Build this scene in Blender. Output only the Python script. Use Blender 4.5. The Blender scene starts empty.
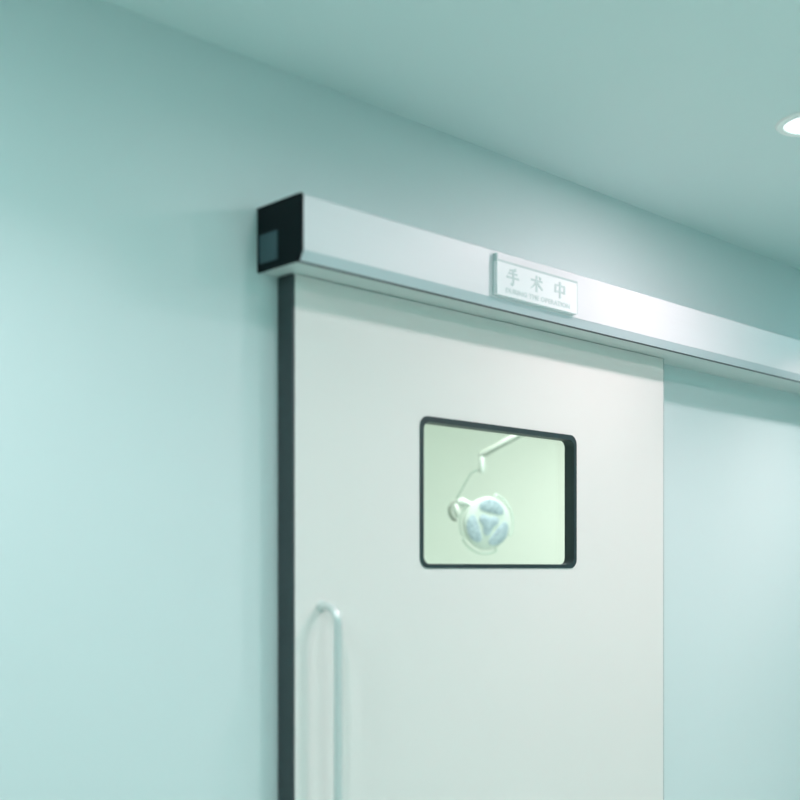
import bpy, bmesh, math, random
from mathutils import Vector, Matrix
random.seed(4)
S = bpy.context.scene
COL = S.collection
R = math.radians

# ------------------------------------------------------------------ helpers
def link(o, parent=None):
    COL.objects.link(o)
    if parent is not None:
        o.parent = parent
    return o

def tag(o, label=None, cat=None, group=None, kind=None):
    if label: o['label'] = label
    if cat: o['category'] = cat
    if group: o['group'] = group
    if kind: o['kind'] = kind
    return o

def empty(name, loc):
    o = bpy.data.objects.new(name, None)
    o.location = loc
    o.empty_display_size = 0.05
    return link(o)

def obj(name, bm, mat, parent=None, smooth=False, origin=(0, 0, 0)):
    bmesh.ops.recalc_face_normals(bm, faces=bm.faces[:])
    if smooth:
        for f in bm.faces: f.smooth = True
        for e in bm.edges:
            if len(e.link_faces) == 2 and e.calc_face_angle(0) > R(40):
                e.smooth = False
    # geometry is written in world metres; shift it into the parent's frame
    base = Vector(origin)
    if parent is not None:
        p = parent
        while p is not None:
            base = base + Vector(p.location)
            p = p.parent
    bmesh.ops.translate(bm, verts=bm.verts[:], vec=-base)
    me = bpy.data.meshes.new(name)
    bm.to_mesh(me); bm.free()
    me.materials.append(mat)
    o = bpy.data.objects.new(name, me)
    o.location = origin
    return link(o, parent)

def box(bm, x0, x1, y0, y1, z0, z1, bevel=0.0, seg=2):
    r = bmesh.ops.create_cube(bm, size=1.0)
    vs = r['verts']
    bmesh.ops.scale(bm, verts=vs, vec=(x1 - x0, y1 - y0, z1 - z0))
    bmesh.ops.translate(bm, verts=vs, vec=((x0 + x1) / 2, (y0 + y1) / 2, (z0 + z1) / 2))
    if bevel > 0:
        es = {e for v in vs for e in v.link_edges}
        bmesh.ops.bevel(bm, geom=list(es), offset=bevel, segments=seg, profile=0.5, affect='EDGES')

def prism_x(bm, pts, x0, x1):
    """closed (y,z) profile swept along X, both ends capped"""
    a = [bm.verts.new((x0, y, z)) for y, z in pts]
    b = [bm.verts.new((x1, y, z)) for y, z in pts]
    n = len(pts)
    for i in range(n):
        j = (i + 1) % n
        bm.faces.new((a[i], a[j], b[j], b[i]))
    bm.faces.new(a); bm.faces.new(list(reversed(b)))

def rrect(x0, x1, z0, z1, r, seg=8):
    pts = []
    for cx, cz, a0 in ((x1 - r, z1 - r, 0), (x0 + r, z1 - r, 90), (x0 + r, z0 + r, 180), (x1 - r, z0 + r, 270)):
        for k in range(seg + 1):
            a = R(a0 + 90 * k / seg)
            pts.append((cx + r * math.cos(a), cz + r * math.sin(a)))
    return pts

def ring_y(bm, outer, inner, y0, y1, inner_back=None):
    """plate with a hole: outer and inner outlines have the same number of points"""
    L = [[bm.verts.new((x, y, z)) for x, z in pts] for pts, y in ((outer, y0), (inner, y0), (inner_back or inner, y1), (outer, y1))]
    n = len(outer)
    for a in range(4):
        b = (a + 1) % 4
        for i in range(n):
            j = (i + 1) % n
            bm.faces.new((L[a][i], L[a][j], L[b][j], L[b][i]))

def slab_y(bm, outer, inner, y0, y1):
    """plate in the XZ plane between y0 and y1 with an optional hole"""
    loops = []
    for pts in (outer, inner):
        if pts is None: continue
        f = [bm.verts.new((x, y0, z)) for x, z in pts]
        b = [bm.verts.new((x, y1, z)) for x, z in pts]
        n = len(pts)
        for i in range(n):
            j = (i + 1) % n
            bm.faces.new((f[i], f[j], b[j], b[i]))
        loops.append((f, b))
    for side in (0, 1):
        es = []
        for lp in loops:
            vs = lp[side]
            for i in range(len(vs)):
                es.append(bm.edges.get((vs[i], vs[(i + 1) % len(vs)])))
        bmesh.ops.triangle_fill(bm, edges=es, use_beauty=True, use_dissolve=False)

def tube(bm, pts, rad, seg=16):
    """round tube through points, closed at both ends; rad may be a list"""
    pts = [Vector(p) for p in pts]
    n = len(pts)
    if not isinstance(rad, (list, tuple)): rad = [rad] * n
    up = Vector((0.13, 0.21, 0.97))
    rings = []
    prev = None
    for i, p in enumerate(pts):
        d = (pts[min(i + 1, n - 1)] - pts[max(i - 1, 0)]).normalized()
        if prev is None:
            a = d.cross(up)
            if a.length < 0.1: a = d.cross(Vector((1, 0, 0)))
        else:
            a = prev - d * prev.dot(d)
        a.normalize(); prev = a
        b = d.cross(a)
        rings.append([bm.verts.new(p + (a * math.cos(2 * math.pi * k / seg) + b * math.sin(2 * math.pi * k / seg)) * rad[i]) for k in range(seg)])
    for i in range(n - 1):
        for k in range(seg):
            l = (k + 1) % seg
            bm.faces.new((rings[i][k], rings[i][l], rings[i + 1][l], rings[i + 1][k]))
    bm.faces.new(list(reversed(rings[0]))); bm.faces.new(rings[-1])

def lathe_z(bm, prof, cx, cy, seg=48, closed=False):
    rings = []
    for r, z in prof:
        rings.append([bm.verts.new((cx + r * math.cos(2 * math.pi * k / seg), cy + r * math.sin(2 * math.pi * k / seg), z)) for k in range(seg)])
    m = len(rings)
    for i in range(m if closed else m - 1):
        q = rings[(i + 1) % m]
        for k in range(seg):
            l = (k + 1) % seg
            bm.faces.new((rings[i][k], rings[i][l], q[l], q[k]))
    if not closed:
        bm.faces.new(rings[0]); bm.faces.new(list(reversed(rings[-1])))

# ---------------------------------------------------------------- materials
def material(name, col, rough=0.5, metal=0.0, noise=0.0, nscale=8.0, bump=0.0, bscale=200.0, spec=0.5, stretch=None):
    m = bpy.data.materials.new(name)
    m.use_nodes = True
    nt = m.node_tree
    p = nt.nodes['Principled BSDF']
    p.inputs['Base Color'].default_value = (*col, 1)
    p.inputs['Roughness'].default_value = rough
    p.inputs['Metallic'].default_value = metal
    p.inputs['Specular IOR Level'].default_value = spec
    tc = nt.nodes.new('ShaderNodeTexCoord')
    src = tc.outputs['Object']
    if stretch:
        mp = nt.nodes.new('ShaderNodeMapping')
        mp.inputs['Scale'].default_value = stretch
        nt.links.new(src, mp.inputs['Vector']); src = mp.outputs['Vector']
    if noise > 0:
        n = nt.nodes.new('ShaderNodeTexNoise')
        n.inputs['Scale'].default_value = nscale
        n.inputs['Detail'].default_value = 3
        nt.links.new(src, n.inputs['Vector'])
        mx = nt.nodes.new('ShaderNodeMix'); mx.data_type = 'RGBA'
        mx.inputs['A'].default_value = (*[c * (1 - noise) for c in col], 1)
        mx.inputs['B'].default_value = (*[min(1, c * (1 + noise)) for c in col], 1)
        nt.links.new(n.outputs['Fac'], mx.inputs['Factor'])
        nt.links.new(mx.outputs['Result'], p.inputs['Base Color'])
    if bump > 0:
        n2 = nt.nodes.new('ShaderNodeTexNoise')
        n2.inputs['Scale'].default_value = bscale
        nt.links.new(src, n2.inputs['Vector'])
        b = nt.nodes.new('ShaderNodeBump')
        b.inputs['Strength'].default_value = bump
        b.inputs['Distance'].default_value = 0.002
        nt.links.new(n2.outputs['Fac'], b.inputs['Height'])
        nt.links.new(b.outputs['Normal'], p.inputs['Normal'])
    return m

WALL = (0.64, 0.735, 0.735)
M_wall = material('mint_wall_paint', WALL, 0.6, noise=0.012, nscale=2.5, bump=0.03, spec=0.3)
M_ceil = material('mint_ceiling_paint', (0.62, 0.745, 0.735), 0.7, noise=0.012, nscale=2.0, spec=0.3)
M_floor = material('pale_vinyl_floor', (0.80, 0.86, 0.835), 0.35, noise=0.03, nscale=30)
M_door = material('warm_white_door_laminate', (0.79, 0.765, 0.735), 0.45, noise=0.01, nscale=3, spec=0.4)
M_seal = material('dark_rubber_seal', (0.034, 0.050, 0.054), 0.55, noise=0.1, nscale=40)
M_lip = material('grey_edge_trim', (0.42, 0.47, 0.47), 0.5, noise=0.03, nscale=40)
M_frame = material('black_window_gasket', (0.021, 0.038, 0.041), 0.5, noise=0.1, nscale=50)
M_cover = material('satin_white_aluminium', (0.745, 0.755, 0.77), 0.42, noise=0.012, nscale=6, stretch=(1, 8, 60))
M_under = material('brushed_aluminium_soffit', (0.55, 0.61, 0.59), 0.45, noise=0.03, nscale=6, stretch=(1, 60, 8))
M_chamfer_shade = material('shade_grey_aluminium', (0.58, 0.655, 0.68), 0.45, noise=0.02, nscale=6, stretch=(1, 30, 30))  # the cover's metal greyed down to hold the chamfer's shade
M_cap = material('black_plastic_cap', (0.0035, 0.0085, 0.0105), 0.55, noise=0.1, nscale=30, spec=0.12)
M_capin = material('slate_blue_plastic', (0.042, 0.085, 0.10), 0.5, noise=0.08, nscale=30)
M_steel = material('satin_steel', (0.70, 0.735, 0.715), 0.35, metal=0.35, noise=0.04, nscale=20, stretch=(1, 1, 20))
M_acrylic = material('white_acrylic', (0.89, 0.90, 0.91), 0.25, noise=0.01, nscale=5)
M_edge = material('grey_sign_edge', (0.50, 0.60, 0.595), 0.45, noise=0.05, nscale=30)
M_ink = material('grey_green_lettering', (0.54, 0.635, 0.625), 0.5, noise=0.05, nscale=60)
M_ink2 = material('pale_grey_green_lettering', (0.62, 0.70, 0.69), 0.5, noise=0.05, nscale=60)
M_white = material('white_enamel', (0.86, 0.88, 0.85), 0.35, noise=0.01, nscale=5)
M_arm = material('pearl_grey_enamel', (0.46, 0.48, 0.44), 0.4, noise=0.01, nscale=5)
M_shield = material('pale_grey_plastic', (0.80, 0.87, 0.81), 0.4, noise=0.02, nscale=20)
M_cable = material('grey_green_tube', (0.33, 0.41, 0.36), 0.45, noise=0.04, nscale=40)
M_orwall = material('pale_green_wall_panel', (0.835, 0.835, 0.805), 0.6, noise=0.015, nscale=1.5, spec=0.3)
M_orceil = material('pale_green_ceiling', (0.85, 0.87, 0.85), 0.7, noise=0.01, nscale=2)
M_orfloor = material('green_vinyl_floor', (0.72, 0.79, 0.73), 0.4, noise=0.03, nscale=20)

def led_material():
    m = material('blue_led_lens', (0.50, 0.62, 0.70), 0.25)
    nt = m.node_tree; p = nt.nodes['Principled BSDF']
    tc = nt.nodes['Texture Coordinate']
    v = nt.nodes.new('ShaderNodeTexVoronoi'); v.inputs['Scale'].default_value = 75
    nt.links.new(tc.outputs['Object'], v.inputs['Vector'])
    rp = nt.nodes.new('ShaderNodeValToRGB')
    rp.color_ramp.elements[0].position = 0.25; rp.color_ramp.elements[0].color = (0.66, 0.73, 0.84, 1)
    rp.color_ramp.elements[1].position = 0.75; rp.color_ramp.elements[1].color = (0.44, 0.52, 0.62, 1)
    nt.links.new(v.outputs['Distance'], rp.inputs['Fac'])
    nt.links.new(rp.outputs['Color'], p.inputs['Base Color'])
    return m
M_led = led_material()

def emission(name, col, strength):
    m = bpy.data.materials.new(name); m.use_nodes = True
    nt = m.node_tree
    p = nt.nodes['Principled BSDF']
    p.inputs['Base Color'].default_value = (*col, 1)
    p.inputs['Emission Color'].default_value = (*col, 1)
    p.inputs['Emission Strength'].default_value = strength
    return m
M_glow = emission('lit_diffuser', (0.93, 0.98, 1.0), 1.0)
M_panelglow = emission('lit_panel', (0.97, 1.0, 0.96), 3.0)

def glass():
    m = bpy.data.materials.new('clear_glass'); m.use_nodes = True
    nt = m.node_tree
    for n in list(nt.nodes): nt.nodes.remove(n)
    out = nt.nodes.new('ShaderNodeOutputMaterial')
    tr = nt.nodes.new('ShaderNodeBsdfTransparent'); tr.inputs['Color'].default_value = (0.955, 0.99, 0.965, 1)
    gl = nt.nodes.new('ShaderNodeBsdfGlossy'); gl.inputs['Roughness'].default_value = 0.04
    fr = nt.nodes.new('ShaderNodeFresnel'); fr.inputs['IOR'].default_value = 1.45
    mx = nt.nodes.new('ShaderNodeMixShader')
    ge = nt.nodes.new('ShaderNodeNewGeometry')
    mr = nt.nodes.new('ShaderNodeMapRange')          # index seen from inside the pane is the inverse
    mr.inputs['To Min'].default_value = 1.45; mr.inputs['To Max'].default_value = 1 / 1.45
    nt.links.new(ge.outputs['Backfacing'], mr.inputs['Value'])
    nt.links.new(mr.outputs['Result'], fr.inputs['IOR'])
    nt.links.new(fr.outputs['Fac'], mx.inputs['Fac'])
    nt.links.new(tr.outputs['BSDF'], mx.inputs[1]); nt.links.new(gl.outputs['BSDF'], mx.inputs[2])
    nt.links.new(mx.outputs['Shader'], out.inputs['Surface'])
    return m
M_glass = glass()

# ------------------------------------------------------------------- camera
CAM = Vector((0, -1.8, 1.5))
ANG = R(45.9)                         # the wall runs off 45.9 degrees to the right of the view
VIEW = Vector((math.cos(ANG), math.sin(ANG), 0))
RIGHT = Vector((math.sin(ANG), -math.cos(ANG), 0))
UP = Vector((0, 0, 1))
FPX, HORIZON = 1134.0, 568.0
def at(px, py, t):
    return CAM + VIEW * t + RIGHT * (t * (px - 400) / FPX) + UP * (t * (HORIZON - py) / FPX)

cd = bpy.data.cameras.new('camera')
cam = link(bpy.data.objects.new('camera', cd))
cam.location = CAM
cam.rotation_euler = (R(90), 0, -(R(90) - ANG))
cd.sensor_width = 36; cd.lens = FPX / 800 * 36
cd.shift_y = (HORIZON - 400) / 800
cd.clip_start = 0.05
cd.dof.use_dof = True
cd.dof.focus_distance = 2.95
cd.dof.aperture_fstop = 1.6
S.camera = cam

# -------------------------------------------------------------- corridor
CZ = 2.50                                    # corridor ceiling
X0, X1, Y0 = -3.5, 8.5, -3.3
HX0, HX1, HZ = 1.46, 2.66, 2.06              # opening behind the sliding door
T = 0.15
def struct(name, bm, mat, label, cat):
    return tag(obj(name, bm, mat), label, cat, kind='structure')

bm = bmesh.new()
box(bm, X0, HX0, 0, T, 0, 3.0); box(bm, HX1, X1 + 1.5, 0, T, 0, 3.0); box(bm, HX0, HX1, 0, T, HZ, 3.0)
struct('wall_back', bm, M_wall, 'mint green painted corridor wall behind the sliding door', 'wall')
bm = bmesh.new(); box(bm, X0 - .15, X1 + .15, Y0 - .15, Y0, 0, CZ)
struct('wall_front', bm, M_wall, 'mint green painted corridor wall facing the sliding door', 'wall')
bm = bmesh.new(); box(bm, X0 - .15, X0, Y0, 0, 0, CZ)
struct('wall_left', bm, M_wall, 'mint green wall closing the near end of the corridor', 'wall')
bm = bmesh.new(); box(bm, X1, X1 + .15, Y0, 0, 0, CZ)
struct('wall_right', bm, M_wall, 'mint green wall closing the far end of the corridor', 'wall')
bm = bmesh.new(); box(bm, X0 - .15, X1 + .15, Y0 - .15, 0, -.12, 0)
struct('floor', bm, M_floor, 'pale vinyl corridor floor in front of the sliding door', 'floor')
bm = bmesh.new(); box(bm, X0 - .15, X1 + .15, Y0 - .15, 0, CZ, CZ + .12)
struct('ceiling', bm, M_ceil, 'mint green corridor ceiling above the long white door header', 'ceiling')

# ------------------------------------------------- room seen through the pane
OX0, OX1, OY1, OZ = -0.5, 10.0, 4.4, 3.0
bm = bmesh.new(); box(bm, OX0 - .15, OX1, OY1, OY1 + .15, 0, OZ)
struct('wall_inner_back', bm, M_orwall, 'pale green operating room wall seen through the door window', 'wall')
bm = bmesh.new(); box(bm, OX1, OX1 + .15, T, OY1 + .15, 0, OZ)
struct('wall_inner_right', bm, M_orwall, 'pale green end wall of the operating room, right of the door', 'wall')
bm = bmesh.new(); box(bm, OX0 - .15, OX0, T, OY1, 0, OZ)
struct('wall_inner_left', bm, M_orwall, 'pale green end wall of the operating room, left of the door', 'wall')
bm = bmesh.new(); box(bm, OX0 - .15, OX1 + .15, 0, OY1 + .15, -.12, 0)
struct('floor_inner', bm, M_orfloor, 'green vinyl floor of the operating room behind the door', 'floor')
bm = bmesh.new(); box(bm, OX0 - .15, OX1 + .15, 0, OY1 + .15, OZ, OZ + .12)
struct('ceiling_inner', bm, M_orceil, 'pale ceiling of the operating room behind the door', 'ceiling')

# ---------------------------------------------------------------- the door
DX0, DX1, DZ = 1.405, 2.719, 2.0802
DF, DB = -0.048, -0.002                       # front and back of the leaf
door = empty('door_1', (1.405, 0, 0))
tag(door, 'white sliding door leaf with a black framed window and a long pull handle', 'door', kind='structure')
WX0, WX1, WZ0, WZ1 = 1.7577, 2.319, 1.4995, 1.8345
bm = bmesh.new()
outer = rrect(DX0 + .004, DX1 - .004, 0.002, DZ, .0008)
ring_y(bm, outer, rrect(WX0 + .004, WX1 - .004, WZ0 + .004, WZ1 - .004, .022), DF, DB,
       rrect(WX0 - .03, WX1 + .04, WZ0 - .03, WZ1 + .03, .03))
obj('door_panel', bm, M_door, door)
bm = bmesh.new(); box(bm, DX0 - .003, DX0 + .004, DF, DB, 0.002, DZ, .001, 1)
tag(obj('edge_seal', bm, M_seal, door), 'dark rubber seal')
bm = bmesh.new(); box(bm, DX1 - .004, DX1, DF - .0006, DB, 0.002, DZ, .0005, 1)
tag(obj('edge_trim', bm, M_lip, door), 'thin grey edge trim')
bm = bmesh.new()
ring_y(bm, rrect(WX0, WX1, WZ0, WZ1, .024), rrect(WX0 + .011, WX1 - .011, WZ0 + .0095, WZ1 - .0125, .018), DF - .002, DF + .028)
fr = tag(obj('window_frame', bm, M_frame, door, smooth=True), 'black rounded window frame')
bm = bmesh.new()
slab_y(bm, rrect(WX0 + .008, WX1 - .008, WZ0 + .007, WZ1 - .007, .018), None, DF + .0235, DF + .0275)
tag(obj('window_pane', bm, M_glass, fr), 'clear glass pane')
# handle: a tube that leaves the leaf, bends and runs down
hx, hz1, hz0, so, br = 1.476, 1.4235, 0.62, DF - .052, .034
bm = bmesh.new()
path = [(hx, DF + .001, hz1)]
for k in range(13):
    a = R(90 * k / 12)
    path.append((hx, so + br - br * math.sin(a), hz1 - br + br * math.cos(a)))
for k in range(13):
    a = R(90 * k / 12)
    path.append((hx, so + br - br * math.cos(a), hz0 + br - br * math.sin(a)))
path.append((hx, DF + .001, hz0))
tube(bm, path, .0088, 20)
hd = tag(obj('door_handle', bm, M_steel, door, smooth=True), 'long satin steel pull handle')
for z in (hz1, hz0):
    bm = bmesh.new(); tube(bm, [(hx, DF + .0005, z), (hx, DF - .003, z), (hx, DF - .004, z)], [.0125, .0125, .0115], 24)
    obj('rosette', bm, M_steel, hd, smooth=True)

# ------------------------------------------------------- header over the door
BX0, BX1, BZ0, BZ1 = 1.3525, 4.75, 2.082, 2.2075
BF = -0.137
hdr = empty('sliding_door_header', (BX0, 0, BZ0))
tag(hdr, 'long white aluminium track header with black end cap above the sliding door', 'door header')
prof = [(0, BZ1), (0, BZ0 + .004), (BF + .016, BZ0 + .004), (BF + .013, BZ0), (BF + .0105, BZ0)]
prof = [(0, BZ1), (0, BZ0 + .0046), (BF + .018, BZ0 + .0046), (BF + .0112, 2.1012), (BF, 2.1012)]
for k in range(7):
    a = R(90 * k / 6)
    prof.append((BF + .005 - .005 * math.cos(a), BZ1 - .005 + .005 * math.sin(a)))
bm = bmesh.new(); prism_x(bm, prof, BX0 + .004, BX1 - .004)
obj('cover', bm, M_cover, hdr)
bm = bmesh.new()
prism_x(bm, [(BF + .0002, 2.1010), (BF + .0111, 2.1010), (BF + .0150, BZ0 + .0046), (BF + .0150, BZ0), (BF + .0105, BZ0)], BX0 + .004, BX1 - .004)  # downward chamfer of the cover, its shade painted in as darker metal
tag(obj('shaded_chamfer', bm, M_chamfer_shade, hdr), 'sloping chamfer of the cover, its shade put into the grey')
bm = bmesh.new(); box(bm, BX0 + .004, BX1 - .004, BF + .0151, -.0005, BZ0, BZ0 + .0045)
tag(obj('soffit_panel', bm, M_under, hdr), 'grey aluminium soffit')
bm = bmesh.new(); box(bm, BX0 + .004, BX1 - .004, BF + .0102, BF + .0185, BZ0 - .0012, BZ0 + .0002)
tag(obj('groove_seal', bm, M_seal, hdr), 'dark groove line')
def cap(x0, x1, sgn):
    b = bmesh.new()
    pp = [(0, BZ1 + .001), (0, BZ0 - .001), (BF + .010, BZ0 - .001), (BF - .001, 2.1010)]
    for k in range(5):
        a = R(90 * k / 4)
        pp.append((BF - .001 + .005 - .005 * math.cos(a), BZ1 + .001 - .005 + .005 * math.sin(a)))
    prism_x(b, pp, x0, x1)
    c = tag(obj('end_cap', b, M_cap, hdr), 'black plastic end cap')
    b = bmesh.new()
    xs = (x0 - .003, x0 + .001) if sgn < 0 else (x1 - .001, x1 + .003)
    box(b, xs[0], xs[1], -.066, -.010, BZ0 + .014, BZ0 + .070, .0012, 1)
    tag(obj('cable_plate', b, M_capin, c), 'slate blue plate')
cap(BX0, BX0 + .005, -1)
cap(BX1 - .005, BX1, 1)

# --------------------------------------------------------------------- sign
SX0, SX1, SZ0, SZ1 = 1.8995, 2.190, 2.1065, 2.1815
SB, SF = BF - .0005, BF - .0115
sg = empty('operation_sign', (SX0, SB, SZ0))
tag(sg, 'small white acrylic sign with grey Chinese lettering on the white door header', 'sign')
bm = bmesh.new(); box(bm, SX0, SX1, SF, SB, SZ0, SZ1, .0006, 1)
obj('sign_plate', bm, M_acrylic, sg)
bm = bmesh.new(); box(bm, SX0 - .0005, SX1 + .0005, SF - .0008, SB, SZ1 - .0015, SZ1 + .0028)
tag(obj('top_edge', bm, M_edge, sg), 'dark grey top edge')
bm = bmesh.new(); box(bm, SX0 - .0012, SX0 + .0002, SF - .0003, SF + .0018, SZ0, SZ1); box(bm, SX0 - .0012, SX0 + .0002, SB - .0016, SB, SZ0, SZ1)
tag(obj('side_edge', bm, M_edge, sg), 'grey left edge')
bm = bmesh.new(); box(bm, SX1 - .0002, SX1 + .001, SF - .0005, SB, SZ0, SZ1)
tag(obj('side_edge', bm, M_ink2, sg), 'pale right edge')
bm = bmesh.new(); box(bm, SX0 - .0015, SX0 + .003, SF - .0005, SB, SZ1 - .001, SZ1 + .0165, .0008, 1)
tag(obj('clip', bm, M_edge, sg), 'grey clip at the top left corner')

def stroke(bm, pts, w, y):
    """flat stroke with per-point half widths, 0.8 mm thick; pts are (x, z)"""
    P = [Vector((x, 0, z)) for x, z in pts]
    L, Rr = [], []
    for i, p in enumerate(P):
        d = (P[min(i + 1, len(P) - 1)] - P[max(i - 1, 0)]).normalized()
        nrm = Vector((-d.z, 0, d.x))
        ww = w[i] if isinstance(w, (list, tuple)) else w
        L.append(p + nrm * ww); Rr.append(p - nrm * ww)
    loop = L + list(reversed(Rr))
    f = [bm.verts.new((v.x, y, v.z)) for v in loop]
    b = [bm.verts.new((v.x, y + .0008, v.z)) for v in loop]
    n = len(P)
    for i in range(n - 1):
        a, c = i, i + 1
        bm.faces.new((f[a], f[c], f[2 * n - 1 - c], f[2 * n - 1 - a]))
    m = len(loop)
    for i in range(m):
        j = (i + 1) % m
        bm.faces.new((f[i], f[j], b[j], b[i]))

# characters drawn in a unit square (0..1, 0..1)
CH = {
 'shou': [([(.74, .96), (.52, .90), (.24, .86)], [.075, .05, .03]),
          ([(.16, .69), (.84, .69)], .04),
          ([(.04, .45), (.96, .45)], .04),
          ([(.52, .90), (.53, .10), (.46, .03), (.32, .10)], [.055, .055, .055, .02])],
 'shu':  [([(.05, .68), (.95, .68)], .042),
          ([(.49, .98), (.49, .00)], .06),
          ([(.46, .66), (.30, .38), (.04, .17)], [.05, .045, .02]),
          ([(.52, .66), (.70, .40), (.97, .20)], [.035, .055, .045]),
          ([(.66, .94), (.82, .80)], [.03, .075])],
 'zhong':[([(.13, .80), (.13, .30)], .06),
          ([(.13, .76), (.87, .76)], .042),
          ([(.87, .80), (.87, .30)], .06),
          ([(.13, .38), (.87, .38)], .042),
          ([(.50, .99), (.50, .00)], .065)],
}
CW, CHH = .045, .038
for key, fx in (('shou', .185), ('shu', .475), ('zhong', .77)):
    bm = bmesh.new()
    cx = SX0 + (SX1 - SX0) * fx
    zb = SZ0 + .027
    for si, (pts, w) in enumerate(CH[key]):
        q = [(cx + (x - .5) * CW, zb + z * CHH) for x, z in pts]
        ww = [v * CHH * 1.35 for v in w] if isinstance(w, (list, tuple)) else w * CHH * 1.35
        stroke(bm, q, ww, SF - .0007 - .00004 * si)
    tag(obj('lettering', bm, M_ink, sg), 'grey green Chinese character')
fc = bpy.data.curves.new('caption', 'FONT')
fc.body = 'DURING THE OPERATION'
fc.size = .0150; fc.extrude = .0003; fc.align_x = 'CENTER'; fc.space_character = 1.08
fc.offset = .0005
fo = bpy.data.objects.new('caption', fc)
COL.objects.link(fo)
bpy.context.view_layer.update()
dg = bpy.context.evaluated_depsgraph_get()
me = bpy.data.meshes.new_from_object(fo.evaluated_get(dg))
bpy.data.objects.remove(fo)
bm = bmesh.new(); bm.from_mesh(me); bpy.data.meshes.remove(me)
xs = [v.co.x for v in bm.verts]; wdt = max(xs) - min(xs)
tw = (SX1 - SX0) * .80
for v in bm.verts:
    x, y, z = v.co
    v.co = Vector(((SX0 + SX1) / 2 + (x - (max(xs) + min(xs)) / 2) * tw / wdt, SF - .0004 - z, SZ0 + .0085 + y))
tag(obj('caption', bm, M_ink2, sg), 'small pale grey English caption')

# ------------------------------------------------------------ ceiling lights
def downlight(x, y, label, power, color, spread=180):
    t = empty('ceiling_light', (x, y, CZ))
    tag(t, label, 'ceiling light', 'recessed round lights in the corridor ceiling')
    b = bmesh.new()
    lathe_z(b, [(.058, CZ - .001), (.060, CZ - .006), (.074, CZ - .005), (.078, CZ - .001)], x, y, closed=True)
    obj('trim_ring', b, M_white, t, smooth=True)
    b = bmesh.new()
    lathe_z(b, [(.0585, CZ - .0012), (.0585, CZ - .0035), (.05, CZ - .0042)], x, y)
    obj('diffuser', b, M_glow, t)
    ld = bpy.data.lights.new('lamp', 'AREA')
    ld.shape = 'DISK'; ld.size = .105
    ld.energy = power; ld.spread = R(spread); ld.color = color
    lo = bpy.data.objects.new('lamp', ld)
    lo.location = (0, 0, -.008)
    link(lo, t)
    return t
# first one is in view; all others are unseen tinted fill, added
downlight(2.435, -.615, 'round recessed ceiling light at the right edge of the view', 7.0, (1, .775, .83))
downlight(1.46, -.62, 'added unseen fill downlight above the handle end of the door', 1.4, (1, .9, .95), 160)
downlight(2.60, -1.30, 'added unseen fill downlight in mid corridor, in front of the door', 8.2, (1, .74, .80))
downlight(2.20, -1.00, 'added unseen fill downlight between the door wall and mid corridor', 5.0, (1, .88, .88), 130)
downlight(3.50, -.62, 'added unseen fill downlight just beyond the right side of the door', 8.0, (1, .76, .775), 115)
downlight(0.10, -.62, 'added unseen fill downlight left of the door header', 8.2, (.76, .98, 1))
downlight(0.62, -.80, 'added unseen fill downlight just left of the door header', 6.6, (1, .87, .93), 132)
downlight(4.34, -.62, 'added unseen fill downlight far along the corridor, beyond the header end', 4.4, (.40, .95, 1))
downlight(-.46, -.62, 'added unseen fill downlight by the near end of the corridor', 4.5, (.62, 1, .92))
downlight(0.98, -2.55, 'added unseen fill downlight behind the camera, by the facing wall', 7.2, (.50, 1, .88))
downlight(2.90, -2.55, 'added unseen fill downlight by the facing wall, opposite the door', 5.5, (.20, 1, .89))
downlight(4.80, -2.55, 'added unseen fill downlight by the facing wall, far along the corridor', 3.9, (.10, 1, .98))

# ------------------------------------------------------------- surgical lamp
LT = 4.2
PX = LT / FPX                                  # metres per photo pixel at the lamp
hub = at(487, 523.5, LT)
lamp = empty('surgical_lamp', at(655, 362, LT + .25) * 1.0)
lamp.location.z = OZ
tag(lamp, 'white round operating lamp with blue petal lenses, seen through the door window', 'surgical lamp')
yaw, pitch = R(24), R(-4)
n = (-VIEW * math.cos(yaw) + RIGHT * math.sin(yaw)) * math.cos(pitch) + UP * math.sin(pitch)
n.normalize()
e1 = UP.cross(n).normalized(); e2 = n.cross(e1).normalized()
if e1.dot(RIGHT) < 0: e1, e2 = -e1, e2
def hp(a, b, c=0.0):
    """point on the lamp head: a, b in photo pixels across its face, c outwards"""
    return hub + e1 * (a * PX) + e2 * (b * PX) + n * (c * PX)
RIM = 26.5
def disc(bm, rings, seg=64, cx=0, cy=0):
    vr = []
    for r, c in rings:
        vr.append([bm.verts.new(hp(cx + r * math.cos(2 * math.pi * k / seg), cy + r * math.sin(2 * math.pi * k / seg), c)) for k in range(seg)])
    for i in range(len(vr) - 1):
        for k in range(seg):
            l = (k + 1) % seg
            bm.faces.new((vr[i][k], vr[i][l], vr[i + 1][l], vr[i + 1][k]))
    bm.faces.new(vr[0]); bm.faces.new(list(reversed(vr[-1])))
bm = bmesh.new()
disc(bm, [(3, -11), (12, -10), (21, -7), (25.5, -3.5), (RIM, 0), (25.8, 1.6), (24.5, 2.2), (10, 3.0), (2, 3.1)])
head = obj('lamp_head', bm, M_white, lamp, smooth=True)
def lens(outline, c0, c1):
    b = bmesh.new()
    a = [b.verts.new(hp(x, y, c0)) for x, y in outline]
    cxx = sum(p[0] for p in outline) / len(outline); cyy = sum(p[1] for p in outline) / len(outline)
    m1 = [b.verts.new(hp(x, y, c1)) for x, y in outline]
    m2 = [b.verts.new(hp(cxx + (x - cxx) * .8, cyy + (y - cyy) * .8, c1 + .5)) for x, y in outline]
    k = len(outline)
    for i in range(k):
        j = (i + 1) % k
        b.faces.new((a[i], a[j], m1[j], m1[i])); b.faces.new((m1[i], m1[j], m2[j], m2[i]))
    b.faces.new(m2); b.faces.new(list(reversed(a)))
    tag(obj('lens', b, M_led, head, smooth=True), 'pale blue lens with small LEDs')
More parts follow.
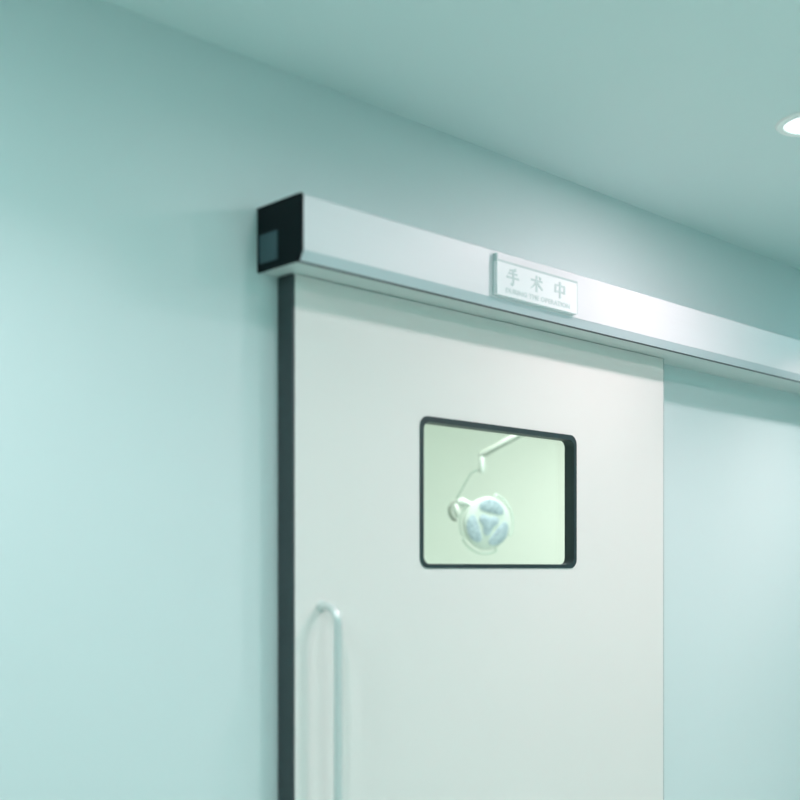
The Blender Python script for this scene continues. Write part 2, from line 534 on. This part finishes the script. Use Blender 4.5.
for ang in (78, 200, 320):
    o_ = []
    for k in range(40):
        th = 2 * math.pi * k / 40
        tx = 14.2 * math.copysign(abs(math.cos(th)) ** .92, math.cos(th))
        rr = math.sin(th)
        ry = 17.0 + (7.4 * rr if rr > 0 else 6.0 * rr) - 0.012 * tx * tx
        a = R(ang - 90)
        o_.append((tx * math.cos(a) - ry * math.sin(a), tx * math.sin(a) + ry * math.cos(a)))
    lens(o_, .5, 3.2)
o_ = []
for k in range(48):
    th = 2 * math.pi * k / 48
    r_ = 9.2 + 2.9 * math.cos(3 * (th - R(21)))
    o_.append((r_ * math.cos(th), r_ * math.sin(th)))
lens(o_, .5, 3.6)
def bumper(a0, a1, r0):
    b = bmesh.new()
    pts = [hp((r0 + dr) * math.cos(R(a)), (r0 + dr) * math.sin(R(a)), -2) for a, dr in
           [(a0, -3.5)] + [(a0 + (a1 - a0) * k / 16, 0) for k in range(17)] + [(a1, -3.5)]]
    tube(b, pts, 1.0 * PX, 10)
    tag(obj('grab_rail', b, M_shield, head, smooth=True), 'pale curved grab rail')
bumper(-22, 72, 31.0)
bumper(213, 296, 30.5)
bumper(148, 205, 29.0)
# swivel between head and yoke
bm = bmesh.new()
tube(bm, [hp(-15, 16, -3), hp(-22, 19.5, -2), hp(-27, 20.5, -3), hp(-31, 20, -4)], [4.2 * PX, 2.6 * PX, 4.8 * PX, 3.4 * PX], 14)
obj('swivel_joint', bm, M_white, lamp, smooth=True)
bm = bmesh.new()
pts = [(464, 503), (458, 501.5), (452.5, 503), (449.6, 508), (450.2, 514), (453, 519), (457, 520.5)]
tube(bm, [at(x, y, LT + .02) for x, y in pts], [1.7 * PX, 2.0 * PX, 2.1 * PX, 2.0 * PX, 2.0 * PX, 1.8 * PX, 1.2 * PX], 12)
tag(obj('yoke', bm, M_arm, lamp, smooth=True), 'curved white yoke')
bm = bmesh.new()
tube(bm, [at(455.2, 505.5, LT + .01), at(456.5, 511, LT), at(458.5, 517.5, LT)], [3.0 * PX, 3.2 * PX, 2.2 * PX], 14)
obj('knuckle', bm, M_white, lamp, smooth=True)
# slim lower arm
bm = bmesh.new()
tube(bm, [at(455.5, 504, LT + .02), at(457.5, 497, LT + .02), at(462, 489, LT + .02), at(468, 478, LT + .03), at(471.5, 472.8, LT + .03), at(476, 470.6, LT + .03), at(481, 470.2, LT + .03)], .75 * PX, 10)
tag(obj('lower_arm', bm, M_cable, lamp, smooth=True), 'thin grey green lower arm')
# elbow block
bm = bmesh.new()
tube(bm, [at(481.7, 473, LT + .03), at(481.7, 471.8, LT + .03), at(481.5, 458, LT + .03), at(481.5, 456.5, LT + .03)], [2.4 * PX, 3.0 * PX, 3.0 * PX, 2.4 * PX], 16)
obj('elbow', bm, M_white, lamp, smooth=True)
# broad upper arm up to the ceiling column
bm = bmesh.new()
top = at(655, 362, LT + .25)
tube(bm, [at(479.5, 455.8, LT + .03), at(483, 454, LT + .03), at(520, 434, LT + .08), at(600, 392, LT + .18), at(652, 363.5, LT + .25), at(658, 361, LT + .25)],
     [2.0 * PX, 3.4 * PX, 3.7 * PX, 3.8 * PX, 3.8 * PX, 2.4 * PX], 16)
tag(obj('upper_arm', bm, M_arm, lamp, smooth=True), 'broad pearl grey upper arm')
bm = bmesh.new(); tube(bm, [(top.x, top.y, top.z - .05), (top.x, top.y, OZ - .03)], .032, 20)
obj('ceiling_column', bm, M_white, lamp, smooth=True)
bm = bmesh.new(); lathe_z(bm, [(.02, OZ - .06), (.06, OZ - .055), (.11, OZ - .02), (.12, OZ)], top.x, top.y)
obj('ceiling_rose', bm, M_white, lamp, smooth=True)

# unseen panels added to brighten the room behind and the lamp head
def panel(x, y, label, power):
    t = empty('fill_panel', (x, y, OZ))
    tag(t, label, 'ceiling light', 'added unseen fill panels in the operating room ceiling')
    b = bmesh.new()
    z1 = OZ
    for a in ((x - .32, x + .32, y - .32, y - .30), (x - .32, x + .32, y + .30, y + .32), (x - .32, x - .30, y - .30, y + .30), (x + .30, x + .32, y - .30, y + .30)):
        box(b, *a, z1 - .012, z1)
    obj('panel_frame', b, M_white, t)
    b = bmesh.new(); box(b, x - .30, x + .30, y - .30, y + .30, z1 - .008, z1 - .002)
    obj('diffuser', b, M_panelglow, t)
    ld = bpy.data.lights.new('lamp', 'AREA'); ld.shape = 'SQUARE'; ld.size = .58
    ld.energy = power; ld.color = (0.98, 1.0, 0.97)
    lo = bpy.data.objects.new('lamp', ld); lo.location = (0, 0, -.014)
    link(lo, t)
panel(3.1, .62, 'added unseen fill panel just inside the operating room door', 30)
panel(4.7, 1.3, 'added unseen fill panel beyond the operating lamp', 22)
panel(8.2, 2.7, 'added unseen fill panel at the far end of the operating room', 43)

# -------------------------------------------------------------------- world
w = bpy.data.worlds.new('world'); S.world = w; w.use_nodes = True
w.node_tree.nodes['Background'].inputs['Color'].default_value = (0.5, 0.6, 0.6, 1)
w.node_tree.nodes['Background'].inputs['Strength'].default_value = 0.0
S.cycles.max_bounces = 12; S.cycles.diffuse_bounces = 10
S.cycles.sample_clamp_indirect = 4.0
vs = S.view_settings
vs.view_transform = 'Standard'; vs.look = 'None'; vs.gamma = 1.0; vs.use_curve_mapping = False
vs.exposure = 0.0
